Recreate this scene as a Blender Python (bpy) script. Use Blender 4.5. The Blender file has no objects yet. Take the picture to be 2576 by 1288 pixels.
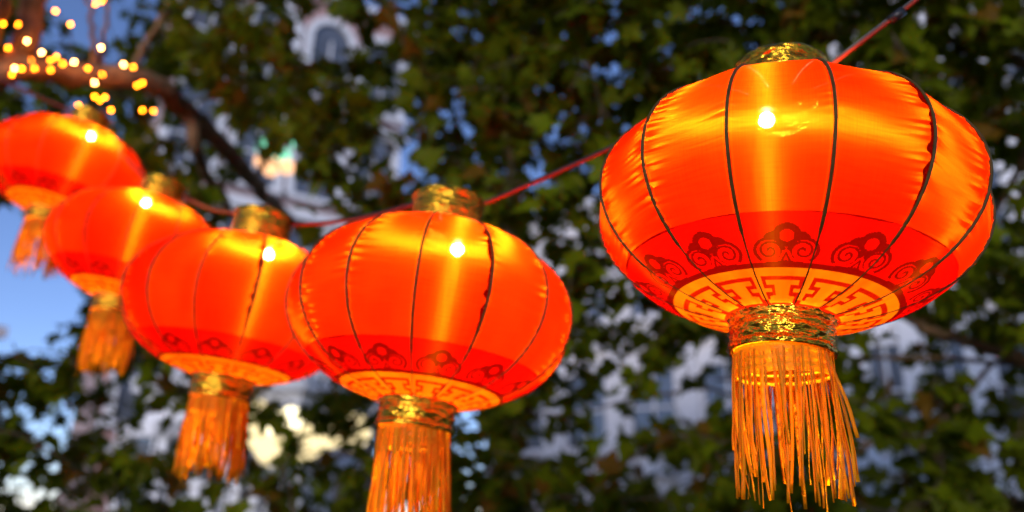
import bpy, bmesh, math, random
import numpy as np
from mathutils import Vector, Matrix, Quaternion

rnd = random.Random(7)
sc = bpy.context.scene
col = sc.collection
PI = math.pi

# ------------------------------------------------------------------ camera
F_PX = 1950.0                      # focal length in pixels of a 2576 px wide picture
PITCH, ROLL = math.radians(19), math.radians(1.7)
CAM = Vector((0, 0, 1.6))
_r, _u = Vector((1, 0, 0)), Vector((0, -math.sin(PITCH), math.cos(PITCH)))
FWD = Vector((0, math.cos(PITCH), math.sin(PITCH)))
RGT = _r * math.cos(ROLL) + _u * math.sin(ROLL)
UPV = _u * math.cos(ROLL) - _r * math.sin(ROLL)
cd = bpy.data.cameras.new('camera')
cam = bpy.data.objects.new('camera', cd)
col.objects.link(cam)
cam.matrix_world = Matrix((
    (RGT.x, UPV.x, -FWD.x, CAM.x), (RGT.y, UPV.y, -FWD.y, CAM.y),
    (RGT.z, UPV.z, -FWD.z, CAM.z), (0, 0, 0, 1)))
cd.sensor_width = 36
cd.lens = 36 * F_PX / 2576
cd.clip_start, cd.clip_end = 0.05, 2000
cd.dof.use_dof = True
cd.dof.focus_distance = 1.6
cd.dof.aperture_fstop = 1.1
cd.dof.aperture_blades = 0
sc.camera = cam

# ------------------------------------------------------------------ world, sun, exposure
world = bpy.data.worlds.new('World')
sc.world = world
world.use_nodes = True
wn = world.node_tree.nodes
wn.clear()
sky = wn.new('ShaderNodeTexSky')
sky.sky_type = 'NISHITA'
sky.sun_disc = False
SUN_EL, SUN_ROT = math.radians(12.0), math.radians(200)
sky.sun_elevation, sky.sun_rotation = SUN_EL, SUN_ROT
sky.altitude = 2500
sky.air_density, sky.dust_density, sky.ozone_density = 1.0, 0.0, 3.0
bg = wn.new('ShaderNodeBackground')
bg.inputs['Strength'].default_value = 0.15
wo = wn.new('ShaderNodeOutputWorld')
dusk = wn.new('ShaderNodeMix')
dusk.data_type, dusk.blend_type = 'RGBA', 'MULTIPLY'
dusk.inputs[0].default_value = 1.0
dusk.inputs[7].default_value = (0.66, 0.58, 0.66, 1)      # violet cast of the evening sky
world.node_tree.links.new(sky.outputs[0], dusk.inputs[6])
world.node_tree.links.new(dusk.outputs[2], bg.inputs[0])
world.node_tree.links.new(bg.outputs[0], wo.inputs[0])
sl = bpy.data.lights.new('sun', 'SUN')
sl.energy = 0.95
sl.angle = math.radians(12)
sl.color = (1, 0.90, 0.88)
so = bpy.data.objects.new('sun', sl)
col.objects.link(so)
# Nishita: rotation 0 puts the sun on +Y, growing clockwise seen from above
sdir = Vector((math.sin(SUN_ROT) * math.cos(SUN_EL), math.cos(SUN_ROT) * math.cos(SUN_EL), math.sin(SUN_EL)))
so.rotation_euler = (-sdir).to_track_quat('-Z', 'Y').to_euler()
so.location = (0, 0, 30)
sc.view_settings.view_transform = 'Standard'
sc.view_settings.look = 'None'
sc.view_settings.gamma = 1
sc.view_settings.exposure = 1.15
sc.view_settings.use_curve_mapping = False
sc.render.engine = 'CYCLES'
sc.cycles.use_denoising = True
sc.cycles.max_bounces = 8
sc.cycles.diffuse_bounces = 4
sc.cycles.transmission_bounces = 6
sc.cycles.transparent_max_bounces = 16
sc.cycles.sample_clamp_indirect = 6
sc.cycles.caustics_reflective = False


# ------------------------------------------------------------------ helpers
def at(px, py, d):
    """world point seen at pixel (2576 x 1288 frame) at depth d along the view axis"""
    return CAM + (FWD + RGT * ((px - 1288) / F_PX) + UPV * ((644 - py) / F_PX)) * d


def proj(p):
    v = p - CAM
    z = v.dot(FWD)
    if z < 0.05:
        return (-9999, -9999, z)
    return (1288 + F_PX * v.dot(RGT) / z, 644 - F_PX * v.dot(UPV) / z, z)


def obj(name, me, mat=None, parent=None, M=None):
    o = bpy.data.objects.new(name, me)
    col.objects.link(o)
    if mat is not None and me is not None and not me.materials:
        me.materials.append(mat)
    if parent is not None:
        o.parent = parent
    if M is not None:
        o.matrix_local = M
    return o


def thing(name, label, cat, M=None, group=None):
    o = bpy.data.objects.new(name, None)
    o.empty_display_size = 0.1
    col.objects.link(o)
    if M is not None:
        o.matrix_world = M
    return tag(o, label, cat, group)


def tag(o, label=None, cat=None, group=None, kind=None):
    if label: o['label'] = label
    if cat: o['category'] = cat
    if group: o['group'] = group
    if kind: o['kind'] = kind
    return o


def mesh(name, verts, faces, smooth=True):
    me = bpy.data.meshes.new(name)
    me.from_pydata([tuple(v) for v in verts], [], faces)
    me.update()
    if smooth:
        me.polygons.foreach_set('use_smooth', [True] * len(me.polygons))
    return me


class MB:
    def __init__(s):
        s.v, s.f = [], []

    def box(s, x0, x1, y0, y1, z0, z1):
        n = len(s.v)
        s.v += [(x0, y0, z0), (x1, y0, z0), (x1, y1, z0), (x0, y1, z0),
                (x0, y0, z1), (x1, y0, z1), (x1, y1, z1), (x0, y1, z1)]
        for q in ((0, 3, 2, 1), (4, 5, 6, 7), (0, 1, 5, 4), (1, 2, 6, 5), (2, 3, 7, 6), (3, 0, 4, 7)):
            s.f.append(tuple(n + i for i in q))
        return s

    def prism(s, pts, y0, y1):
        """polygon in xz extruded along y"""
        n, k = len(s.v), len(pts)
        s.v += [(x, y0, z) for x, z in pts] + [(x, y1, z) for x, z in pts]
        s.f.append(tuple(n + i for i in range(k)))
        s.f.append(tuple(n + k + i for i in reversed(range(k))))
        for i in range(k):
            j = (i + 1) % k
            s.f.append((n + i, n + k + i, n + k + j, n + j))
        return s

    def tube(s, pts, rad, seg=8, closed=False, cap=True):
        pts = [Vector(p) for p in pts]
        k = len(pts)
        rad = rad if hasattr(rad, '__len__') else [rad] * k
        ref = None
        n0 = len(s.v)
        for i, p in enumerate(pts):
            if closed:
                t = pts[(i + 1) % k] - pts[i - 1]
            else:
                t = pts[min(i + 1, k - 1)] - pts[max(i - 1, 0)]
            t = t.normalized() if t.length > 1e-9 else Vector((0, 0, 1))
            if ref is None:
                ref = Vector((0, 0, 1)).cross(t)
                if ref.length < 0.1:
                    ref = Vector((1, 0, 0)).cross(t)
            ref = (ref - t * ref.dot(t)).normalized()
            b = t.cross(ref)
            for j in range(seg):
                a = 2 * PI * j / seg
                s.v.append(tuple(p + (ref * math.cos(a) + b * math.sin(a)) * rad[i]))
        for i in range(k if closed else k - 1):
            i2 = (i + 1) % k
            for j in range(seg):
                j2 = (j + 1) % seg
                s.f.append((n0 + i * seg + j, n0 + i * seg + j2, n0 + i2 * seg + j2, n0 + i2 * seg + j))
        if cap and not closed:
            s.f.append(tuple(n0 + j for j in reversed(range(seg))))
            s.f.append(tuple(n0 + (k - 1) * seg + j for j in range(seg)))
        return s

    def lathe(s, prof, seg=32, jitter=None):
        n0, k = len(s.v), len(prof)
        for i, (r, z) in enumerate(prof):
            for j in range(seg):
                a = 2 * PI * j / seg
                rr = r + (jitter(i, j) if jitter else 0)
                s.v.append((rr * math.cos(a), rr * math.sin(a), z))
        for i in range(k - 1):
            for j in range(seg):
                j2 = (j + 1) % seg
                s.f.append((n0 + i * seg + j, n0 + i * seg + j2, n0 + (i + 1) * seg + j2, n0 + (i + 1) * seg + j))
        return s

    def mesh(s, name, smooth=True):
        return mesh(name, s.v, s.f, smooth)


def ico_mesh(name, r, sub=2):
    bm = bmesh.new()
    bmesh.ops.create_icosphere(bm, subdivisions=sub, radius=r)
    me = bpy.data.meshes.new(name)
    bm.to_mesh(me)
    bm.free()
    me.polygons.foreach_set('use_smooth', [True] * len(me.polygons))
    return me


def smoothpath(pts, n=6):
    """Catmull-Rom through (Vector, radius)"""
    P = [Vector(p) for p, r in pts]
    R = [r for p, r in pts]
    op, orr = [], []
    for i in range(len(P) - 1):
        p0, p1, p2, p3 = P[max(i - 1, 0)], P[i], P[i + 1], P[min(i + 2, len(P) - 1)]
        for k in range(n):
            t = k / n
            op.append(0.5 * ((2 * p1) + (p2 - p0) * t + (2 * p0 - 5 * p1 + 4 * p2 - p3) * t * t
                             + (3 * p1 - p0 - 3 * p2 + p3) * t ** 3))
            orr.append(R[i] * (1 - t) + R[i + 1] * t)
    op.append(P[-1])
    orr.append(R[-1])
    return op, orr


# ------------------------------------------------------------------ materials
def new_mat(name):
    m = bpy.data.materials.new(name)
    m.use_nodes = True
    nt = m.node_tree
    nt.nodes.clear()
    out = nt.nodes.new('ShaderNodeOutputMaterial')
    return m, nt, out


def N(nt, t, **kw):
    n = nt.nodes.new(t)
    for k, v in kw.items():
        if k.startswith('i_'):
            n.inputs[k[2:].replace('_', ' ')].default_value = v
        else:
            setattr(n, k, v)
    return n


def L(nt, a, b):
    nt.links.new(a, b)


def ramp(nt, fac, stops):
    r = nt.nodes.new('ShaderNodeValToRGB')
    e = r.color_ramp.elements
    while len(e) < len(stops):
        e.new(0.5)
    for el, (p, c) in zip(e, stops):
        el.position = p
        el.color = (*c, 1)
    if fac is not None:
        L(nt, fac, r.inputs[0])
    return r


def mixed(name, c1, c2, scale=8, rough=0.7, metal=0, bump=0.0, bscale=40, detail=6, spec=0.4, stretch=(1, 1, 1)):
    m, nt, out = new_mat(name)
    tc = N(nt, 'ShaderNodeTexCoord')
    mp = N(nt, 'ShaderNodeMapping')
    mp.inputs['Scale'].default_value = stretch
    L(nt, tc.outputs['Object'], mp.inputs[0])
    nz = N(nt, 'ShaderNodeTexNoise')
    nz.inputs['Scale'].default_value = scale
    nz.inputs['Detail'].default_value = detail
    L(nt, mp.outputs[0], nz.inputs['Vector'])
    r = ramp(nt, nz.outputs[0], [(0.32, c1), (0.68, c2)])
    b = N(nt, 'ShaderNodeBsdfPrincipled')
    L(nt, r.outputs[0], b.inputs['Base Color'])
    b.inputs['Roughness'].default_value = rough
    b.inputs['Metallic'].default_value = metal
    b.inputs['Specular IOR Level'].default_value = spec
    if bump:
        n2 = N(nt, 'ShaderNodeTexNoise')
        n2.inputs['Scale'].default_value = bscale
        n2.inputs['Detail'].default_value = 5
        L(nt, mp.outputs[0], n2.inputs['Vector'])
        bp = N(nt, 'ShaderNodeBump')
        bp.inputs['Strength'].default_value = bump
        bp.inputs['Distance'].default_value = 0.02
        L(nt, n2.outputs[0], bp.inputs['Height'])
        L(nt, bp.outputs[0], b.inputs['Normal'])
    L(nt, b.outputs[0], out.inputs[0])
    return m


def emit(name, c, s):
    m, nt, out = new_mat(name)
    e = N(nt, 'ShaderNodeEmission')
    e.inputs[0].default_value = (*c, 1)
    e.inputs[1].default_value = s
    L(nt, e.outputs[0], out.inputs[0])
    return m


def silk(name, colour_node, streak=(0.5, 0.17, 0.004), wt=0.55, wh=0.075, wv=0.072, wopen=0.012, wdiff=0.15):
    """thin woven silk: diffuse transmission plus the forward scatter of warp and weft threads"""
    m, nt, out = new_mat(name)
    c = colour_node(nt)
    geo = N(nt, 'ShaderNodeNewGeometry')
    # woven relief: fine vertical and horizontal streaks, each thread tilting the scatter a little
    tc = N(nt, 'ShaderNodeTexCoord')
    sep = N(nt, 'ShaderNodeSeparateXYZ')
    L(nt, tc.outputs['Object'], sep.inputs[0])
    neg = N(nt, 'ShaderNodeMath', operation='MULTIPLY')
    L(nt, sep.outputs[1], neg.inputs[0])
    neg.inputs[1].default_value = -1
    azi = N(nt, 'ShaderNodeCombineXYZ')
    L(nt, neg.outputs[0], azi.inputs[0])
    L(nt, sep.outputs[0], azi.inputs[1])
    vtf = N(nt, 'ShaderNodeVectorTransform', vector_type='VECTOR', convert_from='OBJECT', convert_to='WORLD')
    L(nt, azi.outputs[0], vtf.inputs[0])
    tan = N(nt, 'ShaderNodeVectorMath', operation='NORMALIZE')
    L(nt, vtf.outputs[0], tan.inputs[0])
    ang = N(nt, 'ShaderNodeMath', operation='ARCTAN2')
    L(nt, sep.outputs[1], ang.inputs[0])
    L(nt, sep.outputs[0], ang.inputs[1])
    oi = N(nt, 'ShaderNodeObjectInfo')
    cmb = N(nt, 'ShaderNodeCombineXYZ')
    L(nt, ang.outputs[0], cmb.inputs[0])
    L(nt, sep.outputs[2], cmb.inputs[1])
    rr = N(nt, 'ShaderNodeMath', operation='MULTIPLY')
    L(nt, oi.outputs['Random'], rr.inputs[0])
    rr.inputs[1].default_value = 50
    L(nt, rr.outputs[0], cmb.inputs[2])

    def thread(sx, sy, detail=3):
        mp = N(nt, 'ShaderNodeMapping')
        mp.inputs['Scale'].default_value = (sx, sy, 1)
        L(nt, cmb.outputs[0], mp.inputs[0])
        nz = N(nt, 'ShaderNodeTexNoise')
        nz.inputs['Scale'].default_value = 1
        nz.inputs['Detail'].default_value = detail
        L(nt, mp.outputs[0], nz.inputs['Vector'])
        return nz
    warp, weft = thread(160, 12), thread(6, 220)
    big = thread(5, 11, 2)
    # uneven cloth brightness (thread density)
    mul = N(nt, 'ShaderNodeMath', operation='MULTIPLY_ADD')
    L(nt, big.outputs[0], mul.inputs[0])
    mul.inputs[1].default_value = 1.5
    mul.inputs[2].default_value = 0.25
    mul.use_clamp = False
    hsv = N(nt, 'ShaderNodeMix', data_type='RGBA', blend_type='MULTIPLY')
    hsv.inputs[0].default_value = 1.0
    cc = N(nt, 'ShaderNodeCombineColor')
    cc.inputs[0].default_value = 1
    L(nt, mul.outputs[0], cc.inputs[1])
    L(nt, mul.outputs[0], cc.inputs[2])
    L(nt, c, hsv.inputs[6])
    L(nt, cc.outputs[0], hsv.inputs[7])
    c2 = hsv.outputs[2]
    bp = N(nt, 'ShaderNodeBump')
    bp.inputs['Strength'].default_value = 0.5
    bp.inputs['Distance'].default_value = 0.01
    wr = thread(3, 45, 2)
    L(nt, wr.outputs[0], bp.inputs['Height'])
    tr = N(nt, 'ShaderNodeBsdfTranslucent')
    L(nt, c2, tr.inputs[0])
    L(nt, bp.outputs[0], tr.inputs['Normal'])
    df = N(nt, 'ShaderNodeBsdfDiffuse')
    L(nt, c2, df.inputs[0])
    vt = N(nt, 'ShaderNodeVectorMath', operation='CROSS_PRODUCT')
    L(nt, geo.outputs['True Normal'], vt.inputs[0])
    L(nt, tan.outputs[0], vt.inputs[1])

    def hair(tangent, nz, ru, rv):
        # jitter of the thread direction
        h = N(nt, 'ShaderNodeBsdfHair', component='Transmission')
        mc = N(nt, 'ShaderNodeMix', data_type='RGBA', blend_type='MULTIPLY')
        mc.inputs[0].default_value = 1
        mc.inputs[6].default_value = (*streak, 1)
        r = ramp(nt, nz.outputs[0], [(0.30, (0.5, 0.5, 0.5)), (0.7, (1, 1, 1))])
        L(nt, r.outputs[0], mc.inputs[7])
        L(nt, mc.outputs[2], h.inputs['Color'])
        h.inputs['RoughnessU'].default_value = ru
        h.inputs['RoughnessV'].default_value = rv
        L(nt, tangent, h.inputs['Tangent'])
        return h
    h1 = hair(vt.outputs[0], weft, 0.015, 1.1)      # upright threads -> level band
    h2 = hair(tan.outputs[0], warp, 0.022, 1.0)     # level threads -> upright streak
    tp = N(nt, 'ShaderNodeBsdfTransparent')

    def wsum(pairs):
        tot, cur = pairs[0][1], pairs[0][0].outputs[0]
        for b, w in pairs[1:]:
            mx = N(nt, 'ShaderNodeMixShader')
            mx.inputs[0].default_value = w / (tot + w)
            L(nt, cur, mx.inputs[1])
            L(nt, b.outputs[0], mx.inputs[2])
            cur, tot = mx.outputs[0], tot + w
        return cur
    L(nt, wsum([(tr, wt), (df, wdiff), (h1, wh), (h2, wv), (tp, wopen)]), out.inputs[0])
    return m


def col_panel(nt):
    at_ = N(nt, 'ShaderNodeAttribute', attribute_name='seam_shade')  # dark seam with rib shadow and bright line beside it, put into the colour
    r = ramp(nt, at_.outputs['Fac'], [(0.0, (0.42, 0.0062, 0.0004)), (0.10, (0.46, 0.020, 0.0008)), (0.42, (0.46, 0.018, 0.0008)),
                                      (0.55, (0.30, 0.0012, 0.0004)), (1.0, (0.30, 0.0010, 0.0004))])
    oi = N(nt, 'ShaderNodeObjectInfo')          # every gore is cut from a slightly different piece of silk
    rr = ramp(nt, oi.outputs['Random'], [(0.0, (0.9, 0.45, 0.5)), (0.5, (1, 1, 1)), (1.0, (1.05, 1.9, 1.5))])
    mx = N(nt, 'ShaderNodeMix', data_type='RGBA', blend_type='MULTIPLY')
    mx.inputs[0].default_value = 1
    L(nt, r.outputs[0], mx.inputs[6])
    L(nt, rr.outputs[0], mx.inputs[7])
    return mx.outputs[2]


def col_print(nt):
    at_ = N(nt, 'ShaderNodeAttribute', attribute_name='print')
    return at_.outputs['Color']


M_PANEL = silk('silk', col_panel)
M_PRINT = silk('printed_silk', col_print, wh=0.012, wv=0.012, wopen=0.006)
M_RIB = mixed('rib_wire', (0.045, 0.028, 0.004), (0.08, 0.052, 0.010), scale=30, rough=0.55, spec=0.15)
M_BULB = emit('lamp_glow', (1.0, 0.70, 0.34), 1850)
M_SOCKET = mixed('socket_plastic', (0.02, 0.015, 0.012), (0.05, 0.03, 0.02), rough=0.4)


def foil():
    m, nt, out = new_mat('gold_foil')
    tc = N(nt, 'ShaderNodeTexCoord')
    mp = N(nt, 'ShaderNodeMapping')
    mp.inputs['Scale'].default_value = (1, 1, 2.2)
    L(nt, tc.outputs['Object'], mp.inputs[0])
    vo = N(nt, 'ShaderNodeTexNoise')
    vo.inputs['Scale'].default_value = 10
    vo.inputs['Distortion'].default_value = 1.5
    L(nt, mp.outputs[0], vo.inputs['Vector'])
    nz = N(nt, 'ShaderNodeTexNoise')
    nz.inputs['Scale'].default_value = 30
    nz.inputs['Detail'].default_value = 3
    L(nt, mp.outputs[0], nz.inputs['Vector'])
    ad = N(nt, 'ShaderNodeMath', operation='ADD')
    L(nt, vo.outputs[0], ad.inputs[0])
    L(nt, nz.outputs[0], ad.inputs[1])
    bp = N(nt, 'ShaderNodeBump')
    bp.inputs['Strength'].default_value = 1.0
    bp.inputs['Distance'].default_value = 0.012
    L(nt, ad.outputs[0], bp.inputs['Height'])
    b = N(nt, 'ShaderNodeBsdfPrincipled')
    b.inputs['Base Color'].default_value = (0.56, 0.31, 0.02, 1)
    b.inputs['Metallic'].default_value = 1
    b.inputs['Roughness'].default_value = 0.23
    L(nt, bp.outputs[0], b.inputs['Normal'])
    tr = N(nt, 'ShaderNodeBsdfTranslucent')
    tr.inputs[0].default_value = (0.8, 0.22, 0.02, 1)
    mx = N(nt, 'ShaderNodeMixShader')
    mx.inputs[0].default_value = 0.05
    L(nt, b.outputs[0], mx.inputs[1])
    L(nt, tr.outputs[0], mx.inputs[2])
    L(nt, mx.outputs[0], out.inputs[0])
    return m


M_FOIL = foil()


def ribbon_mat():
    m, nt, out = new_mat('tassel_ribbon')
    oi = N(nt, 'ShaderNodeObjectInfo')
    r = ramp(nt, oi.outputs['Random'], [(0.0, (0.80, 0.27, 0.002)), (0.6, (0.88, 0.36, 0.003)), (1.0, (0.92, 0.46, 0.006))])
    b = N(nt, 'ShaderNodeBsdfPrincipled')
    b.inputs['Roughness'].default_value = 0.45
    b.inputs['Specular IOR Level'].default_value = 0.15
    L(nt, r.outputs[0], b.inputs['Base Color'])
    tcr = N(nt, 'ShaderNodeTexCoord')
    mpr = N(nt, 'ShaderNodeMapping')
    mpr.inputs['Scale'].default_value = (40, 40, 45)
    L(nt, tcr.outputs['Object'], mpr.inputs[0])
    nzr = N(nt, 'ShaderNodeTexNoise')
    nzr.inputs['Scale'].default_value = 1
    L(nt, mpr.outputs[0], nzr.inputs['Vector'])
    bpr = N(nt, 'ShaderNodeBump')
    bpr.inputs['Strength'].default_value = 0.2
    bpr.inputs['Distance'].default_value = 0.03
    L(nt, nzr.outputs[0], bpr.inputs['Height'])
    L(nt, bpr.outputs[0], b.inputs['Normal'])
    tr = N(nt, 'ShaderNodeBsdfTranslucent')
    L(nt, r.outputs[0], tr.inputs[0])
    L(nt, bpr.outputs[0], tr.inputs['Normal'])
    mx = N(nt, 'ShaderNodeMixShader')
    mx.inputs[0].default_value = 0.5
    L(nt, b.outputs[0], mx.inputs[1])
    L(nt, tr.outputs[0], mx.inputs[2])
    L(nt, mx.outputs[0], out.inputs[0])
    return m


M_RIBBON = ribbon_mat()


def leaf_mat():
    m, nt, out = new_mat('plane_leaf')
    a = N(nt, 'ShaderNodeAttribute', attribute_name='tint')
    r = ramp(nt, a.outputs['Fac'], [(0.0, (0.058, 0.080, 0.0015)), (0.45, (0.125, 0.152, 0.002)),
                                   (0.80, (0.16, 0.22, 0.004)), (0.90, (0.16, 0.12, 0.004)), (1.0, (0.15, 0.04, 0.008))])
    tc = N(nt, 'ShaderNodeTexCoord')
    nz = N(nt, 'ShaderNodeTexNoise')
    nz.inputs['Scale'].default_value = 14
    L(nt, tc.outputs['Object'], nz.inputs['Vector'])
    mm = N(nt, 'ShaderNodeMix', data_type='RGBA', blend_type='MULTIPLY')
    mm.inputs[0].default_value = 0.5
    rr = ramp(nt, nz.outputs[0], [(0.3, (0.5, 0.5, 0.5)), (0.7, (1, 1, 1))])
    L(nt, r.outputs[0], mm.inputs[6])
    L(nt, rr.outputs[0], mm.inputs[7])
    b = N(nt, 'ShaderNodeBsdfPrincipled')
    b.inputs['Roughness'].default_value = 0.55
    b.inputs['Specular IOR Level'].default_value = 0.1
    L(nt, mm.outputs[2], b.inputs['Base Color'])
    tr = N(nt, 'ShaderNodeBsdfTranslucent')
    g = N(nt, 'ShaderNodeGamma')
    g.inputs[1].default_value = 0.9
    L(nt, mm.outputs[2], g.inputs[0])
    L(nt, g.outputs[0], tr.inputs[0])
    mx = N(nt, 'ShaderNodeMixShader')
    mx.inputs[0].default_value = 0.4
    L(nt, b.outputs[0], mx.inputs[1])
    L(nt, tr.outputs[0], mx.inputs[2])
    L(nt, mx.outputs[0], out.inputs[0])
    return m


M_LEAF = leaf_mat()
M_BARK = mixed('plane_bark', (0.11, 0.062, 0.025), (0.25, 0.155, 0.075), scale=9, rough=0.85, bump=0.7, bscale=26)
M_TWIG = mixed('twig_bark', (0.07, 0.045, 0.03), (0.12, 0.08, 0.05), scale=20, rough=0.9)
M_CABLE = mixed('cable_sheath', (0.20, 0.012, 0.002), (0.28, 0.022, 0.003), scale=60, rough=0.45, spec=0.2)
M_BLACK = mixed('black_tape', (0.012, 0.012, 0.012), (0.03, 0.03, 0.03), rough=0.4)
M_HOOK = mixed('hook_wire', (0.10, 0.05, 0.02), (0.18, 0.09, 0.04), rough=0.4, metal=0.6)
M_STONE = mixed('white_stone', (0.64, 0.62, 0.62), (0.80, 0.78, 0.78), scale=2.0, rough=0.85, bump=0.2)
M_TRIM = mixed('white_paint', (0.72, 0.72, 0.73), (0.82, 0.82, 0.83), scale=3, rough=0.6)
M_GLASS = mixed('window_glass', (0.08, 0.09, 0.11), (0.16, 0.18, 0.22), scale=0.8, rough=0.06, spec=0.8)
M_GROUND = mixed('asphalt', (0.04, 0.04, 0.042), (0.06, 0.06, 0.06), scale=4, rough=0.9, bump=0.3)
M_ROOF = mixed('slate', (0.10, 0.10, 0.12), (0.16, 0.16, 0.18), scale=5, rough=0.7)


def brick_mat():
    m, nt, out = new_mat('pink_brick')
    tc = N(nt, 'ShaderNodeTexCoord')
    mp = N(nt, 'ShaderNodeMapping')
    mp.inputs['Rotation'].default_value = (math.radians(90), 0, 0)
    L(nt, tc.outputs['Object'], mp.inputs[0])
    br = N(nt, 'ShaderNodeTexBrick')
    br.inputs['Color1'].default_value = (0.40, 0.21, 0.19, 1)
    br.inputs['Color2'].default_value = (0.48, 0.27, 0.25, 1)
    br.inputs['Mortar'].default_value = (0.45, 0.40, 0.38, 1)
    br.inputs['Scale'].default_value = 4
    L(nt, mp.outputs[0], br.inputs['Vector'])
    b = N(nt, 'ShaderNodeBsdfPrincipled')
    b.inputs['Roughness'].default_value = 0.9
    L(nt, br.outputs[0], b.inputs['Base Color'])
    L(nt, b.outputs[0], out.inputs[0])
    return m


M_BRICK = brick_mat()

# ------------------------------------------------------------------ ground
tag(obj('ground', MB().box(-400, 400, -300, 600, -0.2, 0).mesh('ground', False), M_GROUND), kind='structure')


# ------------------------------------------------------------------ buildings
def building(name, label, pL, pR, h, wall_mat, trim_mat, bays, storeys, arched=False, depth=9, pilasters=False, z0=3.6,
             ww=1.2, wh=2.0):
    """facade from ground point pL to pR (as seen), local x along it, -y towards the street"""
    pL, pR = Vector((pL.x, pL.y, 0)), Vector((pR.x, pR.y, 0))
    d = pR - pL
    W = d.length
    t = thing(name, label, 'building', Matrix.Translation(pL) @ Matrix.Rotation(math.atan2(d.y, d.x), 4, 'Z'))
    obj('wall', MB().box(0, W, 0, depth, 0, h).mesh('wall', False), wall_mat, t)
    rf = MB()
    rf.box(-0.2, W + 0.2, -0.25, depth + 0.2, h, h + 0.35)
    obj('parapet', rf.mesh('parapet', False), trim_mat, t)
    gap = (h - z0) / storeys
    wx = W / bays
    w2 = ww / 2
    # shared window meshes
    fr = MB()
    o = 0.22
    if arched:
        n = 12
        outer = [(w2 + o, 0)] + [((w2 + o) * math.cos(PI * k / n), wh + (w2 + o) * math.sin(PI * k / n)) for k in range(n + 1)] + [(-w2 - o, 0)]
        inner = [(w2, 0)] + [(w2 * math.cos(PI * k / n), wh + w2 * math.sin(PI * k / n)) for k in range(n + 1)] + [(-w2, 0)]
        for k in range(len(outer) - 1):
            fr.prism([outer[k], outer[k + 1], inner[k + 1], inner[k]], -0.16, -0.004)
        pane = MB().prism(inner, -0.05, -0.006)
    else:
        fr.box(-w2 - o, -w2, -0.16, -0.004, 0, wh).box(w2, w2 + o, -0.16, -0.004, 0, wh).box(-w2 - o - .1, w2 + o + .1, -0.22, -0.004, wh, wh + 0.35)
        pane = MB().box(-w2, w2, -0.05, -0.006, 0, wh)
    fr.box(-0.03, 0.03, -0.1, -0.052, 0, wh).box(-w2, w2, -0.09, -0.053, wh * 0.5 - 0.03, wh * 0.5 + 0.03)
    fme, pme = fr.mesh('window', False), pane.mesh('pane', False)
    sme = MB().box(-w2 - 0.35, w2 + 0.35, -0.3, -0.004, -0.16, -0.003).mesh('sill', False)
    for me_, mt in ((fme, trim_mat), (pme, M_GLASS), (sme, trim_mat)):
        me_.materials.append(mt)
    for s in range(storeys):
        zc = z0 + s * gap
        obj('cornice', MB().box(-0.1, W + 0.1, -0.32, -0.002, zc - 0.75, zc - 0.45).mesh('cornice', False), trim_mat, t)
        for b in range(bays):
            w = obj('window', fme, None, t, Matrix.Translation((wx * (b + .5), 0, zc)))
            obj('pane', pme, None, w)
            obj('sill', sme, None, w)
    if pilasters:
        for b in range(bays + 1):
            x = wx * b
            pm = MB().box(x - .28, x + .28, -0.27, -0.001, 0, h - 0.01)
            pm.box(x - .4, x + .4, -0.42, -0.275, h - 1.0, h - 0.5)
            obj('pilaster', pm.mesh('pilaster', False), trim_mat, t)
    return t


building('brick_building', 'pale pink brick building with white arched window surrounds behind the leaves at upper middle',
         at(330, 644, 19.5), at(985, 644, 23.5), 17, M_BRICK, M_TRIM, 4, 4, arched=True)
building('stone_building', 'low white stone building with pilasters and cornices between second lantern and largest lantern',
         at(1270, 644, 25), at(2120, 644, 19), 10.6, M_STONE, M_STONE, 5, 2, pilasters=True)
building('terrace_building', 'tall white stone building behind the leaves at the far right',
         at(2125, 644, 18.6), at(3700, 644, 13), 15, M_STONE, M_TRIM, 8, 3, pilasters=True)
building('corner_building', 'dull red brick house at the bottom left edge of the picture',
         at(-700, 644, 19), at(40, 644, 25), 6.6, M_BRICK, M_TRIM, 5, 1)
building('white_shopfront', 'low white painted shop block under the third lantern tassel', at(430, 644, 19), at(800, 644, 18), 4.2, M_TRIM, M_TRIM, 4, 1, depth=2.0, z0=1.2)

# ------------------------------------------------------------------ lanterns
R, C, NR = 0.45, 0.292, 14
STEP = 2 * PI / NR
T_TOP, T_RIM, T_BOT = math.acos((0.112 / R) ** (1 / 0.95)), math.acos((0.362 / R) ** (1 / 0.95)), math.acos((0.114 / R) ** (1 / 0.95))


def prof(t):
    return R * max(math.cos(t), 0) ** 0.95, C * math.sin(t)


def cloth_r(r, a, low=False):
    """radius of cloth pulled straight between two ribs"""
    x = ((a / STEP) % 1.0 - 0.5) * STEP        # angle from panel centre
    chord = math.cos(STEP / 2) / math.cos(x)
    k = 0.15 + 1.2 * min(1, max(0, (r - 0.37) / 0.07)) if low else 0.5 + 0.85 * min(1, max(0, (r - 0.25) / 0.15))
    return r * (1 + k * (chord - 1))


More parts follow.
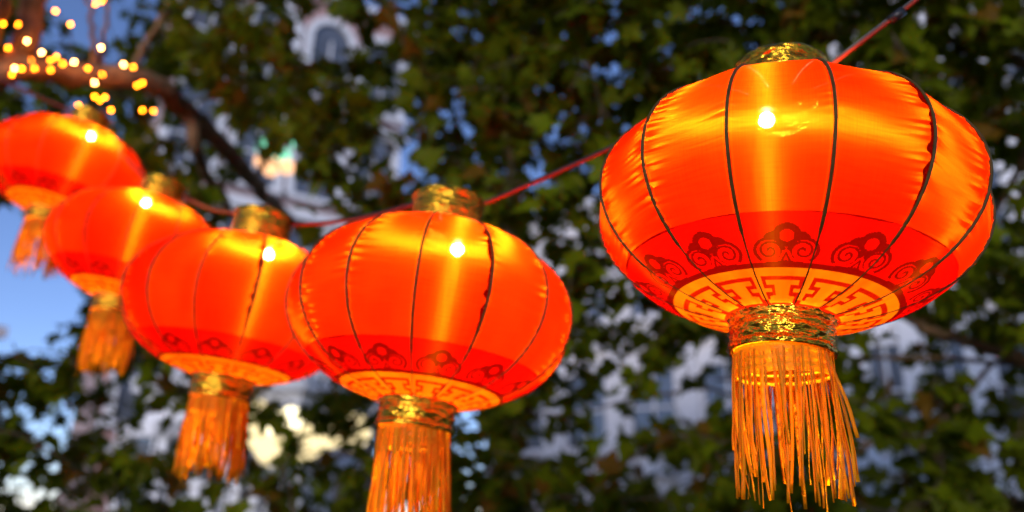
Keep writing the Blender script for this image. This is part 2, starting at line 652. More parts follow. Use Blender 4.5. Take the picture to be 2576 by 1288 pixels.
def panel_mesh(seed):
    q = random.Random(seed)
    nu, nv = 40, 72
    ph = [q.uniform(0, 6.28) for _ in range(6)]
    fr = [q.uniform(16, 42) for _ in range(6)]
    amp = [q.uniform(0.25, 1.15) for _ in range(2)]
    V, Fc, seam_shade = [], [], []
    for j in range(nv + 1):
        t = T_TOP + (-T_RIM - T_TOP) * j / nv
        r, z = prof(t)
        for i in range(nu + 1):
            u = i / nu
            a = u * STEP
            rr = cloth_r(r, a, z < 0)
            # gathers along either seam, loose slow waves in the middle
            for side, e in ((0, u), (1, 1 - u)):
                w = math.exp(-e * 9) * min(1, e * 30)
                for k in range(3):
                    rr += amp[side] * 0.0037 * w * math.sin(fr[side * 3 + k] * 6 * t + ph[side * 3 + k])
            rr += 0.005 * math.sin(PI * u) * math.sin(5 * t + ph[0]) * math.cos(t) + 0.0016 * math.sin(PI * u) * math.sin(11 * t + 4 * u + ph[3]) * math.cos(t)
            V.append((rr * math.cos(a), rr * math.sin(a), z))
            seam_shade.append(max(0, 1 - min(u, 1 - u) / 0.05) if min(u, 1 - u) < 0.05 else 0)
    for j in range(nv):
        for i in range(nu):
            n = j * (nu + 1) + i
            Fc.append((n, n + nu + 1, n + nu + 2, n + 1))
    me = mesh('fabric_panel', V, Fc)
    at_ = me.attributes.new('seam_shade', 'FLOAT', 'POINT')
    at_.data.foreach_set('value', seam_shade)
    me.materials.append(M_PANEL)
    return me


PANELS = [panel_mesh(s) for s in (3, 11, 29, 42, 57)]

KEY = ["............", ".##########.", ".#........#.", ".###....###.", "...#....#...", ".###....###.", ".#........#.", "#.........##"]


def print_colour(r, a):
    red, dark = (0.34, 0.0010, 0.0005), (0.095, 0.0006, 0.0004)
    yel, lin = (0.45, 0.090, 0.0015), (0.21, 0.0035, 0.0005)
    if r < 0.126:
        return lin
    if r < 0.245:
        if r > 0.235:
            return yel
        un = 13
        x = (a / (2 * PI) * un) % 1.0
        v = (0.235 - r) / (0.235 - 0.126)
        row, cl = KEY[min(7, int(v * 8))], int(x * 12)
        return lin if row[cl] == '#' else yel
    nc = 12
    s = ((a / (2 * PI) * nc) % 1.0 - 0.5) * 2 * PI / nc * 0.28     # metres along the ring
    wave = 0.258 + 0.007 * (1 - abs(math.cos(a * nc / 2)) ** 0.5)
    if r < wave:
        return dark
    x, y = s / 0.128, (r - 0.260) / 0.128                        # motif about 1 wide
    if abs(x) < 0.09 - y * 0.45 and 0 <= y < 0.18:               # stem under the cloud
        return dark if abs(x) > 0.05 - y * 0.4 else red
    if math.hypot(x, (y - 0.45) * 1.0) < 0.095:                   # eye of the crest
        return red
    for sx in (-1, 1):
        dx, dy = (x - sx * 0.245) * sx, y - 0.20
        d = math.hypot(dx, dy)
        if d < 0.185:
            ph = math.atan2(dy, dx) / (2 * PI)
            return dark if (d / 0.185 * 1.75 - ph) % 1.0 < 0.36 and d > 0.015 else red
        if math.hypot(dx, dy) < 0.238 and dy + dx * 0.5 > -0.1:
            return dark
        if math.hypot(x - sx * 0.17, y - 0.37) < 0.155:
            return dark
    if math.hypot(x, y - 0.45) < 0.19:
        return dark
    return red


def cap_mesh():
    nu, nv = 1008, 110
    V, Fc, cl = [], [], []
    for j in range(nv + 1):
        t = -(T_RIM - 0.004 + (T_BOT - T_RIM) * j / nv)
        r, z = prof(t)
        for i in range(nu):
            a = 2 * PI * i / nu
            rr = cloth_r(r, a, True) + 0.0012
            V.append((rr * math.cos(a), rr * math.sin(a), z))
            cl += [*print_colour(rr - 0.0012, a), 1.0]
    for j in range(nv):
        for i in range(nu):
            i2 = (i + 1) % nu
            Fc.append((j * nu + i, (j + 1) * nu + i, (j + 1) * nu + i2, j * nu + i2))
    me = mesh('printed_base', V, Fc)
    at_ = me.attributes.new('print', 'FLOAT_COLOR', 'POINT')
    at_.data.foreach_set('color', cl)
    me.materials.append(M_PRINT)
    return me


CAP = cap_mesh()


def rib_mesh():
    pts, rad = [], []
    n = 60
    for k in range(n + 1):
        t = T_TOP + (-T_BOT - T_TOP) * k / n
        r, z = prof(t)
        pts.append(((r + 0.0016), 0, z))
        s = -t - T_RIM
        rad.append(0.0035 if s < 0.12 else 0.0016)
    me = MB().tube(pts, rad, 8).mesh('rib')
    me.materials.append(M_RIB)
    return me


RIB = rib_mesh()


def collar_mesh(z0, z1, r0, seed):
    q = random.Random(seed)
    seg = 56
    m = MB()
    n = 12
    prf = []
    for k in range(n + 1):
        f = k / n
        bead = 0.006 if k in (1, n - 1) else (0.003 if k == 6 else 0)
        prf.append((r0 + bead, z0 + (z1 - z0) * f))
    m.lathe(prf, seg, lambda i, j: q.uniform(-0.0028, 0.0028))
    # inner wall so the band has a thickness
    m.lathe([(r0 - 0.004, z1), (r0 - 0.004, z0)], seg)
    me = m.mesh('collar')
    me.materials.append(M_FOIL)
    return me


M_SEAM = silk('seam_silk', lambda nt: ramp(nt, None, [(0, (0.16, 0.0010, 0.0004)), (1, (0.16, 0.0010, 0.0004))]).outputs[0], wh=0.004, wv=0.004, wopen=0.001)


def seam_mesh():
    q = random.Random(77)
    n = 130
    V, Fc = [], []
    for k in range(n + 1):
        f = k / n
        t = 1.05 + (-T_RIM - 1.0 + 0.0) * f
        r, z = prof(t)
        w = (0.006 + 0.014 * (0.5 + 0.5 * math.sin(f * 41 + 2 * math.sin(f * 17)) * math.sin(f * 13 + 1)) + q.uniform(-.001, .001)) * math.sin(PI * min(1, f * 1.02)) ** 0.35
        lift = 0.0035 + 0.003 * math.sin(f * 60) * math.sin(PI * f)
        for sgn, up in ((0.3, 0.0022), (-1, lift)):
            a = sgn * w / max(r, .05)
            rr = cloth_r(r, a, z < 0) + up
            V.append((rr * math.cos(a), rr * math.sin(a), z))
    for k in range(n):
        Fc.append((2 * k, 2 * k + 1, 2 * k + 3, 2 * k + 2))
    me = mesh('seam_flap', V, Fc)
    me.materials.append(M_SEAM)
    return me


SEAM = seam_mesh()
ZT, ZB = prof(T_TOP)[1], prof(-T_BOT)[1]
TOPC = collar_mesh(ZT - 0.006, ZT + 0.128, 0.118, 5)
BOTC = collar_mesh(ZB - 0.080, ZB + 0.006, 0.115, 6)
BULB = ico_mesh('bulb', 0.0195, 2)
BULB.materials.append(M_BULB)
SOCK = MB().lathe([(0.001, 0.08), (0.022, 0.08), (0.024, 0.03), (0.018, 0.026), (0.001, 0.026)], 16).mesh('lamp_socket')
SOCK.materials.append(M_SOCKET)
HOOK = MB().tube([(0.026 * math.cos(2 * PI * k / 16), 0, 0.024 * math.sin(2 * PI * k / 16)) for k in range(16)], 0.004, 6, closed=True)
HOOK.tube([(0.11, 0, -0.022), (0, 0, -0.024), (-0.11, 0, -0.022)], 0.003, 6).lathe([(0.001, 0.0), (0.02, -0.004), (0.022, -0.05), (0.001, -0.05)], 12)
HOOK = HOOK.mesh('hanging_hook')
HOOK.materials.append(M_HOOK)


def band_mesh():
    m = MB()
    prf = []
    for k in range(13):
        prf.append((0.103 + (0.003 if k % 3 == 1 else 0), 0.02 - 0.075 * k / 12))
    m.lathe(prf, 48)
    m.lathe([(p[0] - 0.003, p[1]) for p in reversed(prf)], 48)
    me = m.mesh('tassel')
    me.materials.append(M_RIBBON)
    return me


BAND = band_mesh()


def strand_mesh(seed):
    q = random.Random(seed)
    ln = q.uniform(0.30, 0.385) if q.random() < 0.85 else q.uniform(0.2, 0.3)
    n = 14
    w = q.uniform(0.0018, 0.0044)
    ax, ay = q.uniform(-0.014, 0.010), q.uniform(-0.012, 0.012)
    fx = q.uniform(0.5, 1.6)
    tw0, tw = q.uniform(-0.5, 0.5), q.uniform(-1.6, 1.6)
    p1, p2 = q.uniform(0, 6.28), q.uniform(0, 6.28)
    V, Fc = [], []
    for k in range(n + 1):
        f = k / n
        x = 0.014 * math.sin(f * 2.2) * fx * 0.4 + ax * f * f + 0.0022 * math.sin(9 * f + p1) * f
        y = ay * f * f + 0.0022 * math.sin(8 * f + p2) * f
        a = tw0 + tw * f
        dx, dy = -math.sin(a) * w, math.cos(a) * w
        th = 0.0006
        for sgn, e in ((-1, -1), (1, -1), (1, 1), (-1, 1)):
            V.append((x + sgn * dx + e * th * math.cos(a), y + sgn * dy + e * th * math.sin(a), -ln * f))
    for k in range(n):
        for j in range(4):
            j2 = (j + 1) % 4
            Fc.append((k * 4 + j, k * 4 + j2, (k + 1) * 4 + j2, (k + 1) * 4 + j))
    Fc.append((n * 4, n * 4 + 1, n * 4 + 2, n * 4 + 3))
    me = mesh('tassel_strand', V, Fc)
    me.materials.append(M_RIBBON)
    return me


STRANDS = [strand_mesh(100 + s) for s in range(26)]

LANTERNS = [
    # px, py of the centre, half width px, lean of the axis in the picture (rad, clockwise), rib offset (deg), bulb px offset
    dict(px=1965, py=531, hw=464, top=(1988, 118), bot=(1990, 815), rib=-13.1, seam=2, tl=0.88, bulb=(-0.035, 0.0, 0.262),
         label='largest red silk lantern, nearest on the right, with lit bulb and long loose gold tassel'),
    dict(px=1086, py=794, hw=355, top=(1115, 505), bot=(1035, 1025), rib=-7, seam=1, tl=1.0, bulb=(0.05, 0.0, 0.238),
         label='middle red lantern, its gold tassel cut off by the bottom edge of the picture'),
    dict(px=608, py=778, hw=281, top=(635, 545), bot=(525, 985), rib=4, seam=0, bulb=(0.05, 0.0, 0.25),
         label='third red lantern from the right, with a dark wavy seam down its front'),
    dict(px=350, py=632, hw=213, top=(395, 450), bot=(265, 770), rib=-10, seam=-1, bulb=(-0.06, -0.02, 0.262),
         label='red lantern second from the left, partly hidden between two other lanterns'),
    dict(px=172, py=434, hw=186, top=(215, 265), bot=(95, 535), rib=2, seam=2, bulb=(0.03, -0.02, 0.27),
         label='furthest red lantern at the left edge under the amber fairy lights'),
]
UP = Vector((0, 0, 1))
collar_tops = []
strand_rng = random.Random(99)
for li, D in enumerate(LANTERNS):
    d = R * F_PX / D['hw']
    c = at(D['px'], D['py'], d)
    ray = (c - CAM).normalized()
    # axis: gravity turned about the line of sight until it runs as in the photograph
    best = None
    want = math.atan2(D['top'][0] - D['bot'][0], D['bot'][1] - D['top'][1])
    for k in range(-400, 401):
        ang = k * 0.0015
        ax = Quaternion(ray, ang) @ UP
        p, q = proj(c + ax * 0.34), proj(c - ax * 0.34)
        got = math.atan2(p[0] - q[0], q[1] - p[1])
        if best is None or abs(got - want) < best[0]:
            best = (abs(got - want), ax)
    side = ray.cross(best[1]).normalized()
    zax = (Quaternion(side, -math.radians((4.5, 2.5, -1.0, 0.0, 1.0)[li])) @ best[1]).normalized()
    # local -y faces the viewer
    yax = (ray - zax * ray.dot(zax)).normalized()
    xax = yax.cross(zax)
    M = Matrix(((xax.x, yax.x, zax.x, c.x), (xax.y, yax.y, zax.y, c.y), (xax.z, yax.z, zax.z, c.z), (0, 0, 0, 1)))
    t = thing('red_lantern', D['label'], 'lantern', M, 'red lanterns hung in a row along the cable')
    a0 = math.radians(-90 + D['rib'])
    q = random.Random(500 + li)
    for k in range(NR):
        rot = Matrix.Rotation(a0 + k * STEP, 4, 'Z')
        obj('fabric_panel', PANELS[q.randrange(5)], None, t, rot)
        obj('rib', RIB, None, t, rot)
    obj('seam_flap', SEAM, None, t, Matrix.Rotation(a0 + D['seam'] * STEP, 4, 'Z'))
    obj('printed_base', CAP, None, t, Matrix.Rotation(a0, 4, 'Z'))
    obj('top_collar', TOPC, None, t)
    obj('bottom_collar', BOTC, None, t)
    bx, by, bz = D['bulb']
    sk = obj('lamp_socket', SOCK, None, t, Matrix.Translation((bx, by, bz)))
    obj('bulb', BULB, None, t, Matrix.Translation((bx, by, bz)))
    # extra spot just below the bulb, added to brighten the tassel
    bl_ = bpy.data.lights.new('tassel_fill', 'SPOT')
    bl_.energy, bl_.color = 150, (1.0, 0.70, 0.34)
    bl_.spot_size, bl_.spot_blend, bl_.shadow_soft_size = math.radians(31), 0.8, 0.02
    lo = bpy.data.objects.new('tassel_fill', bl_)
    col.objects.link(lo)
    lo.parent = t
    aim = Vector((0, 0, ZB - 0.1)) - Vector((bx, by, bz - 0.03))
    lo.matrix_local = Matrix.Translation((bx, by, bz - 0.03)) @ aim.to_track_quat('-Z', 'Y').to_matrix().to_4x4()
    obj('hanging_hook', HOOK, None, t, Matrix.Translation((0, 0, ZT + 0.152)))
    # tassel hangs straight down whatever the lantern does
    gl = (M.to_3x3().inverted() @ UP).normalized()
    tq = Vector((0, 0, 1)).rotation_difference(gl).to_matrix().to_4x4()
    ta = obj('tassel', BAND, None, t, Matrix.Translation((0, 0, ZB - 0.078)) @ tq)
    n = 104 if li == 0 else 150
    for k in range(n):
        a = 2 * PI * (k + strand_rng.uniform(-0.4, 0.4)) / n
        if li == 0 and strand_rng.random() < 0.12:
            continue
        rr = 0.105 + strand_rng.uniform(-0.006, 0.004)
        S = Matrix.Diagonal((1, 1, D.get('tl', 0.8) * strand_rng.uniform(0.93, 1.07), 1))
        tilt = Matrix.Rotation(strand_rng.gauss(0, 0.03), 4, 'X') @ Matrix.Rotation(strand_rng.gauss(0.0, 0.03), 4, 'Y')
        if li == 0 and math.cos(a) > 0.8 and strand_rng.random() < 0.6:
            tilt = Matrix.Rotation(-strand_rng.uniform(0.04, 0.2), 4, 'Y')
        obj('tassel_strand', strand_rng.choice(STRANDS), None, ta,
            Matrix.Translation((rr * math.cos(a), rr * math.sin(a), -0.002)) @ tilt @ Matrix.Rotation(a, 4, 'Z') @ S)
    collar_tops.append((M, ZT + 0.131))
    print('lantern', li, [round(v) for v in proj(M @ Vector((0, 0, ZT + .04)))], [round(v) for v in proj(M @ Vector((0, 0, ZB - .04)))])

# ------------------------------------------------------------------ cable
pts = []


def sag(a, b, s, n=14):
    return [a.lerp(b, k / n) - Vector((0, 0, 4 * s * (k / n) * (1 - k / n))) for k in range(n)]


anch = []
for (M, z) in collar_tops:
    anch.append((M @ Vector((0.075, 0.06, z)), M @ Vector((-0.095, 0.06, z))))
start = at(2680, -300, 1.9)
path = sag(start, anch[0][0], 0.008)
for i in range(5):
    path += [anch[i][0], anch[i][1]][:1]
    path += [anch[i][0].lerp(anch[i][1], .5)]
    if i < 4:
        path += sag(anch[i][1], anch[i + 1][0], 0.010 if i == 0 else 0.03)
    else:
        path += sag(anch[i][1], at(-500, -60, 5.6), 0.03) + [at(-500, -60, 5.6)]
m = MB().tube(path, 0.0055, 8)
cb = obj('cable', m.mesh('cable'), M_CABLE)
obj('black_wire', MB().tube([p + Vector((0, 0.004, 0.0098)) for p in path], 0.0045, 6).mesh('black_wire'), M_BLACK, cb)
tag(cb, 'red twin electric cable strung from lantern to lantern across the picture', 'cable')
for a_, b_ in anch:
    for p_ in (a_, b_):
        obj('cable_clip', MB().tube([p_ + Vector((-.012, 0, .004)), p_ + Vector((.012, 0, .004))], 0.0145, 10).mesh('cable_clip'), M_BLACK, cb)
for f in (9, 6):
    a, b = path[f], path[f + 1]
    v = (b - a).normalized()
    obj('cable_clip', MB().tube([a - v * 0.02, a + v * 0.02], 0.013, 10).mesh('cable_clip'), M_BLACK, cb)

# ------------------------------------------------------------------ trees
LOBES = [(0.0, 0.10), (0.16, 0.20), (0.42, 0.16), (0.30, 0.38), (0.52, 0.56), (0.30, 0.58), (0.20, 0.62), (0.13, 0.84), (0.0, 1.0)]


def leaf_outline():
    rgt = LOBES
    return [(x, y) for x, y in rgt] + [(-x, y) for x, y in reversed(rgt[1:-1])]


OUT = leaf_outline()


def leaf_geo(q):
    """plane leaf: five lobes, folded and curled; stem end at origin, tip along +y"""
    fold, curl = q.uniform(0.05, 0.45), q.uniform(-0.15, 0.5)
    wob = [q.uniform(0.85, 1.15) for _ in OUT]
    V = [(0, 0.42, 0.0)]
    for (x, y), w in zip(OUT, wob):
        X, Y = x * w * 1.08, 0.42 + (y - 0.42) * w
        V.append((X, Y, abs(X) * fold - curl * (Y - .2) ** 2 + 0.04 * math.sin(9 * X + 5 * Y)))
    V[0] = (0, 0.42, -curl * 0.05)
    k = len(OUT)
    Fc = [(0, 1 + i, 1 + (i + 1) % k) for i in range(k)]
    # petiole
    n = len(V)
    V += [(-0.012, 0.1, 0), (0.012, 0.1, 0), (0.01, -0.22, 0.04), (-0.01, -0.22, 0.04)]
    Fc.append((n, n + 1, n + 2, n + 3))
    return V, Fc


lq = random.Random(31)
GEO = [leaf_geo(lq) for _ in range(12)]
LEAFM = []
for gi, (V, Fc) in enumerate(GEO):
    row = []
    for tn in (0.1, 0.3, 0.5, 0.7, 0.95):
        me = mesh('leaf', V, Fc, smooth=False)
        a_ = me.attributes.new('tint', 'FLOAT', 'POINT')
        a_.data.foreach_set('value', [tn] * len(V))
        me.materials.append(M_LEAF)
        row.append(me)
    LEAFM.append(row)

# places where the crowns are thin: (x, y, rx, ry, share of clusters left out)
GAPS = [(60, 690, 165, 190, 1.0), (1010, 300, 45, 170, 0.8), (770, 40, 95, 70, 0.9), (930, 60, 90, 60, 0.75), (240, 40, 95, 80, 0.8),
        (1560, 720, 110, 100, 0.8), (1530, 980, 100, 200, 0.72), (1740, 960, 100, 130, 0.7), (1690, 1180, 90, 70, 0.7), (180, 950, 120, 110, 0.6),
        (480, 1000, 130, 170, 0.6), (700, 1075, 115, 60, 0.6), (860, 1090, 65, 45, 0.85), (600, 1230, 110, 80, 0.6),
        (2230, 920, 110, 90, 0.75), (2440, 930, 60, 130, 0.6), (2230, 190, 70, 90, 0.6), (2500, 450, 80, 120, 0.65), (720, 380, 70, 60, 0.7),
        (2180, 1200, 50, 60, 0.6), (880, 420, 70, 90, 0.45), (560, 260, 50, 40, 0.5), (830, 170, 60, 50, 0.5), (80, 1150, 130, 120, 0.45),
        (2560, 1150, 60, 120, 0.5), (1230, 330, 50, 50, 0.6), (1320, 560, 70, 70, 0.55), (760, 940, 100, 70, 0.85), (360, 1000, 60, 100, 0.4)]


def keep(px, py, q):
    for x, y, rx, ry, s in GAPS:
        e = ((px - x) / rx) ** 2 + ((py - y) / ry) ** 2
        if e < 1.25 and q.random() < s * min(1, (1.25 - e) * 2.5):
            return False
    return True


def tree(label, base, top_pts, limbs, xr, drange, nclust, seed, group, bare=()):
    q = random.Random(seed)
    t = thing('plane_tree', label, 'tree', Matrix.Translation(base), group)
    inv = -base
    op, orr = smoothpath([(p + inv, r) for p, r in top_pts], 6)
    obj('trunk', MB().tube(op, orr, 14).mesh('trunk'), M_BARK, t)
    nodes = [p for p in op if p.z > 3.0]
    nr = [r for p, r in zip(op, orr) if p.z > 3.0]
    for lb in limbs:
        lp, lr = smoothpath([(p + inv, r) for p, r in lb], 6)
        lp = [p + Vector((q.gauss(0, .012), q.gauss(0, .012), q.gauss(0, .012))) if 0 < i else p for i, p in enumerate(lp)]
        obj('branch', MB().tube(lp, lr, 10).mesh('branch'), M_BARK, t)
        nodes += lp
        nr += lr
    # leafy twigs, each grown from the nearest wood that is already there
    cl = []
    for _ in range(nclust):
        px, py = q.uniform(*xr), q.uniform(-500, 1750)
        d = q.uniform(*drange(px, py))
        if not keep(px, py, q):
            continue
        p = at(px, py, d)
        if p.z < 1.25:
            continue
        clear = True
        for lb, wpx in bare:
            for (pa, ra), (pb, rb) in zip(lb[:-1], lb[1:]):
                A1_, B1_ = proj(pa), proj(pb)
                vx, vy = B1_[0] - A1_[0], B1_[1] - A1_[1]
                f = max(0, min(1, ((px - A1_[0]) * vx + (py - A1_[1]) * vy) / (vx * vx + vy * vy + 1e-6)))
                if math.hypot(px - A1_[0] - f * vx, py - A1_[1] - f * vy) < wpx and d < A1_[2] * (1 - f) + B1_[2] * f + 0.35:
                    clear = False
        if not clear:
            continue
        cl.append(p + inv)
    arr = [np.array(n_) for n_ in nodes]
    A = np.array(arr)
    rem = list(cl)
    rem.sort(key=lambda p: float(np.min(np.sum((A - np.array(p)) ** 2, axis=1))))
    tw = MB()
    buf = np.zeros((len(nodes) + 2 * len(rem), 3))
    buf[:len(nodes)] = A
    cnt = len(nodes)
    leaves = []
    for p in rem:
        dd = np.sum((buf[:cnt] - np.array(p)) ** 2, axis=1)
        b = Vector(buf[int(np.argmin(dd))])
        L_ = (p - b).length
        mid = b.lerp(p, 0.5) + Vector((q.gauss(0, .04), q.gauss(0, .04), 0.06 * min(L_, 1)))
        end = p + (p - b).normalized() * 0.12 + Vector((q.gauss(0, .08), q.gauss(0, .08), -0.12))
        r0 = min(0.004 + 0.006 * L_, 0.012)
        sp, sr = smoothpath([(b, r0), (mid, r0 * .8), (p, 0.004), (end, 0.0025)], 3)
        tw.tube(sp, sr, 5)
        buf[cnt], buf[cnt + 1] = p, mid
        cnt += 2
        for k in range(q.randint(5, 9)):
            f = q.random()
            s0 = mid.lerp(p, 0.4 + f * 0.6) if f < 0.5 else p.lerp(end, (f - 0.5) * 2)
            dr = Vector((q.gauss(0, 1), q.gauss(0, 1), q.gauss(-0.55, 0.6))).normalized()
            leaves.append((s0, dr, q.uniform(0.12, 0.24), q.randrange(12), q.random(), q.uniform(-1.1, 1.1)))
    obj_t = obj('twig', tw.mesh('twig'), M_TWIG, t)
    tag(obj_t, kind='stuff')
    # biggest on screen first
    scored = []
    for lf in leaves:
        x, y, z = proj(base + lf[0])
        inside = -60 < x < 2640 and -60 < y < 1350
        scored.append(((lf[2] / max(z, .3)) if inside else 0, lf))
    scored.sort(key=lambda s: -s[0])
    bv, bf, bt = [], [], []
    for rank, (s, (s0, dr, size, gi, tn, rollang)) in enumerate(scored):
        side = dr.cross(UP)
        side = side.normalized() if side.length > .05 else Vector((1, 0, 0))
        nrm = Quaternion(dr, rollang) @ side.cross(dr)
        xx = dr.cross(nrm)
        org = s0 + dr * size * 0.2
        Mx = Matrix(((xx.x, dr.x, nrm.x, org.x), (xx.y, dr.y, nrm.y, org.y), (xx.z, dr.z, nrm.z, org.z), (0, 0, 0, 1))) @ Matrix.Scale(size, 4)
        tint = (0.1, 0.3, 0.5, 0.7, 0.95)[0 if tn < .22 else 1 if tn < .5 else 2 if tn < .75 else 3 if tn < .91 else 4]
        if rank < 298:
            obj('leaf', LEAFM[gi][(0.1, 0.3, 0.5, 0.7, 0.95).index(tint)], None, t, Mx)
        else:
            V, Fc = GEO[gi]
            n = len(bv)
            bv += [Mx @ Vector(v) for v in V]
            bf += [tuple(n + i for i in f) for f in Fc]
            bt += [tint] * len(V)
    me = mesh('foliage', bv, bf, smooth=False)
    a_ = me.attributes.new('tint', 'FLOAT', 'POINT')
    a_.data.foreach_set('value', bt)
    tag(obj('foliage', me, M_LEAF, t), kind='stuff')
    print('leaves', len(leaves))
    return t


GRP = 'plane trees behind the lanterns'
# left tree, its boughs wrapped in fairy lights
crotch = at(-150, 260, 6.2)
bl = Vector((crotch.x - 0.15, crotch.y, 0))
A1 = [(crotch, .17), (at(30, 175, 6.0), 0.114), (at(200, 190, 6.3), 0.099), (at(380, 205, 6.6), 0.095), (at(470, 280, 7.0), 0.091), (at(560, 370, 7.6), 0.087),
      (at(640, 460, 8.2), 0.080), (at(700, 525, 8.8), 0.072), (at(790, 610, 9.5), 0.057), (at(900, 700, 10.3), 0.030)]
A2 = [(at(30, 175, 6.0), 0.099), (at(75, 60, 6.0), 0.091), (at(100, -60, 6.1), 0.084), (at(140, -260, 6.5), 0.053)]
A3 = [(crotch, .16), (at(-30, 70, 5.8), 0.106), (at(0, -100, 5.7), 0.084), (at(40, -330, 5.9), 0.046)]
A4 = [(at(330, 202, 6.5), 0.038), (at(355, 120, 6.6), 0.026), (at(420, 20, 6.7), 0.021), (at(470, -120, 6.8), 0.015)]
A5 = [(at(230, 190, 6.35), .035), (at(236, 120, 6.3), .022), (at(228, 40, 6.3), .018), (at(215, -80, 6.3), .014)]
A6 = [(at(250, 192, 6.4), .03), (at(258, 110, 6.4), .018), (at(270, 20, 6.4), .015), (at(290, -80, 6.4), .012)]
A7 = [(at(640, 460, 8.2), .04), (at(660, 420, 8.1), .03), (at(760, 300, 7.8), .025), (at(900, 300, 7.6), .02), (at(1060, 360, 7.6), .014)]
A8 = [(at(470, 280, 7.0), .07), (at(490, 360, 7.0), .06), (at(520, 440, 7.3), .05), (at(600, 560, 7.8), .03)]
tree('plane tree at upper left with amber fairy lights wound along its thick bough', bl,
     [(bl, .33), (bl + Vector((.02, 0, 2.2)), .27), (bl.lerp(crotch, .75) + Vector((0, 0, .0)), .23), (crotch, .19)],
     [A1, A2, A3, A4, A5, A6, A7, A8], (-700, 1330), lambda x, y: (5.3, 8.6) if x > 430 or y > 330 else (7.0, 9.0), 2750, 21, GRP, ((A1, 105), (A2, 70), (A3, 60), (A4, 25)))
# right tree
bt_ = at(3050, 800, 5.6)
br = Vector((bt_.x + .2, bt_.y, 0))
B1 = [(bt_, .10), (at(2800, 960, 5.8), .07), (at(2576, 903, 6.0), .05), (at(2400, 850, 6.3), .042), (at(2280, 800, 6.6), .032), (at(2150, 730, 7.0), .022), (at(1950, 690, 7.4), .012)]
B2 = [(at(2800, 960, 5.8), .05), (at(2500, 912, 6.3), .022), (at(2130, 905, 6.8), .018), (at(1800, 960, 7.0), .014)]
B3 = [(bt_, .10), (at(2900, 400, 5.8), .08), (at(2640, 200, 6.2), .06), (at(2400, 95, 6.6), .045), (at(2000, 70, 7.0), .03), (at(1600, 75, 7.4), .018)]
B4 = [(at(2000, 70, 7.0), .03), (at(1780, -40, 6.9), .022), (at(1730, 40, 6.9), .019), (at(1695, 190, 7.0), .013)]
B5 = [(at(2500, 912, 6.3), .02), (at(2250, 1120, 6.5), .018), (at(1800, 985, 6.8), .016), (at(1600, 1010, 7.0), .013), (at(1440, 1032, 7.2), .01)]
B6 = [(at(2640, 200, 6.2), .05), (at(2560, 420, 6.3), .03), (at(2470, 600, 6.5), .02)]
B7 = [(bt_, .08), (at(2750, 1300, 5.8), .05), (at(2350, 1150, 6.2), .03), (at(2240, 1090, 6.4), .02), (at(2000, 1250, 6.6), .012)]
tree('dense plane tree behind the largest lantern, a bare bough slanting to the right edge', br,
     [(br, .3), (br + Vector((0, 0, 2.0)), .24), (bt_, .16)],
     [B1, B2, B3, B4, B5, B6, B7], (1230, 3350), lambda x, y: (4.6, 8.2), 3200, 22, GRP, ((B1, 60), (B2, 30), (B5, 25), (B4, 25)))

# ------------------------------------------------------------------ fairy lights
M_FAIRY = emit('fairy_glow', (1.0, 0.17, 0.004), 48)
M_FAIRYH = emit('fairy_glow_hot', (1.0, 0.34, 0.07), 85)
FB = ico_mesh('bulb', 0.0085, 1)
FB.materials.append(M_FAIRY)
FB2 = ico_mesh('bulb', 0.0085, 1)
FB2.materials.append(M_FAIRYH)
FL = [(22, 2, 0), (46, 62, 0), (68, 103, 1), (105, 132, 1), (78, 152, 0), (87, 172, 0), (55, 173, 0), (37, 172, 1), (30, 187, 0), (127, 152, 0), (127, 176, 0),
      (142, 143, 0), (158, 160, 0), (186, 156, 1), (177, 61, 0), (140, 28, 0), (221, 172, 0), (257, 187, 0), (238, 208, 1), (254, 120, 1), (240, 10, 0), (257, 2, 0),
      (311, 162, 1), (335, 169, 0), (345, 215, 0), (358, 209, 0), (238, 243, 0), (252, 252, 0), (264, 245, 0), (279, 277, 0), (197, 265, 0), (358, 277, 0), (386, 279, 0),
      (20, 120, 0), (8, 60, 0), (-30, 120, 0), (-60, 60, 0), (-20, 20, 1), (-45, 160, 1), (-15, -30, 1), (40, -25, 1), (75, -40, 1), (-50, -20, 1), (110, -45, 1), (-70, 130, 1)]  # bulbs left of and above the frame are added to light the boughs


def on_wood(x, y):
    """depth just in front of the bough that lies behind this bulb"""
    best = 6.0 + 0.3 * max(0, (x - 150) / 250) + rnd.uniform(-.12, .12)
    for lb in (A1, A2, A3, A4):
        for (pa, ra), (pb, rb) in zip(lb[:-1], lb[1:]):
            a, b = proj(pa), proj(pb)
            vx, vy = b[0] - a[0], b[1] - a[1]
            f = max(0, min(1, ((x - a[0]) * vx + (y - a[1]) * vy) / (vx * vx + vy * vy + 1e-6)))
            off = math.hypot(x - a[0] - f * vx, y - a[1] - f * vy)
            d, r = a[2] * (1 - f) + b[2] * f, ra * (1 - f) + rb * f
            om = off * d / F_PX
            if om < r * 1.25:
                best = min(best, d - math.sqrt(max(r * r - om * om, 0)) - 0.028)
    return best


fp = [at(x, y, on_wood(x, y)) for x, y, h in FL]
wire = []
for a, b in zip(fp[:-1], fp[1:]):
    wire += sag(a, b, 0.02, 4)
wire.append(fp[-1])
fs = obj('fairy_light_string', MB().tube([p + Vector((0, 0, .012)) for p in wire], 0.0025, 5).mesh('fairy_light_string'), M_BLACK)
tag(fs, 'string of amber fairy lights wound over the bough at upper left', 'fairy lights')
for p, (x, y, h) in zip(fp, FL):
    obj('bulb', FB2 if h else FB, None, fs, Matrix.Translation(p))

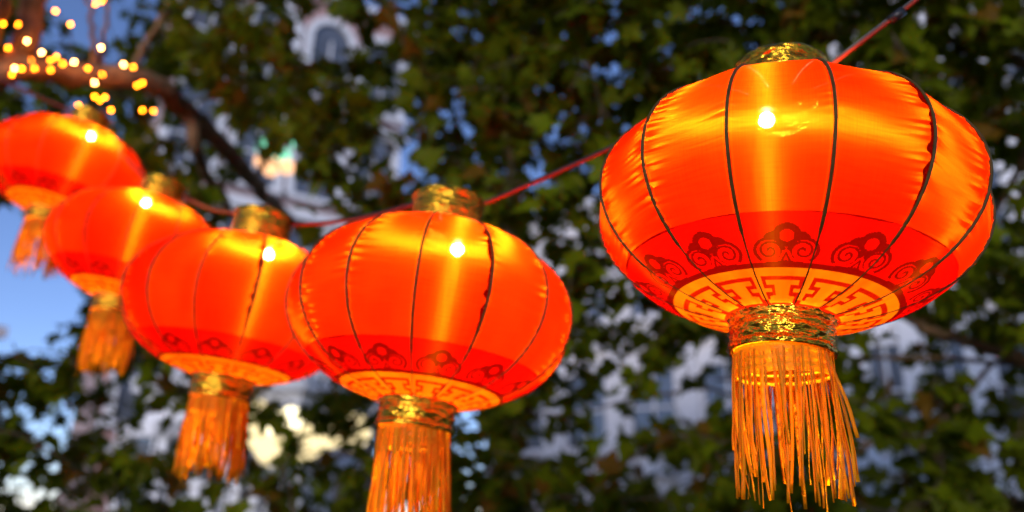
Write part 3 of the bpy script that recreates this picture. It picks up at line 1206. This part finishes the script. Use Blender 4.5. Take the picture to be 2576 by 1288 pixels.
# ------------------------------------------------------------------ street lamp and coloured lamps
M_CREAM = emit('lamp_globe', (1.0, 0.80, 0.42), 0.75)
M_CREAMH = emit('lamp_globe_hot', (1.0, 0.86, 0.52), 1.7)
GL = ico_mesh('globe', 0.34, 3)
GL.materials.append(M_CREAM)
GLH = ico_mesh('globe', 0.27, 3)
GLH.materials.append(M_CREAMH)
M_IRON = mixed('black_iron', (0.015, 0.015, 0.016), (0.03, 0.03, 0.03), rough=0.5)
lc = at(720, 1150, 14.0)
lb_ = Vector((lc.x, lc.y, 0))
lamp = thing('street_lamp', 'glowing cream globe street lamp seen through leaves between second and third lantern tassels', 'street lamp', Matrix.Translation(lb_))
obj('post', MB().lathe([(0.16, 0), (0.16, .5), (.08, .6), (.06, lc.z), (.001, lc.z + .05)], 16).mesh('post'), M_IRON, lamp)
for (x, y, me_) in ((640, 1052, GL), (690, 1070, GLH), (728, 1062, GLH), (722, 1092, GL), (770, 1108, GL), (832, 1080, GL), (885, 1085, GL), (690, 1125, GL), (655, 1085, GL)):
    p = at(x, y, 14.0) - lb_
    obj('arm', MB().tube([Vector((0, 0, lc.z)), Vector((p.x * .6, p.y * .6, lc.z - .1)), p - Vector((0, 0, .3))], .025, 8).mesh('arm'), M_IRON, lamp)
    obj('globe', me_, None, lamp, Matrix.Translation(p))

M_PEACH = emit('peach_glow', (1.0, 0.50, 0.24), 0.9)
M_MINT = emit('mint_glow', (0.30, 1.0, 0.62), 0.65)
PB, MBm = ico_mesh('lamp', 0.15, 2), ico_mesh('lamp', 0.16, 2)
PB.materials.append(M_PEACH)
MBm.materials.append(M_MINT)
CP = [(672, 395, 0), (705, 345, 0), (735, 320, 0), (752, 335, 0), (755, 310, 0), (738, 350, 1), (665, 370, 1), (710, 392, 1), (700, 415, 0), (682, 425, 0), (722, 420, 0), (660, 405, 0)]
cs = [at(x, y, 15) for x, y, k in CP]
wr = obj('lamp_cluster', MB().tube([c_ + Vector((0, 0, .17)) for c_ in cs], .012, 6).mesh('lamp_cluster'), M_IRON)
tag(wr, 'cluster of peach and mint green lamps glimmering through the leaves above the second lantern', 'lamps')
for c_, (x, y, k) in zip(cs, CP):
    obj('lamp', MBm if k else PB, None, wr, Matrix.Translation(c_))
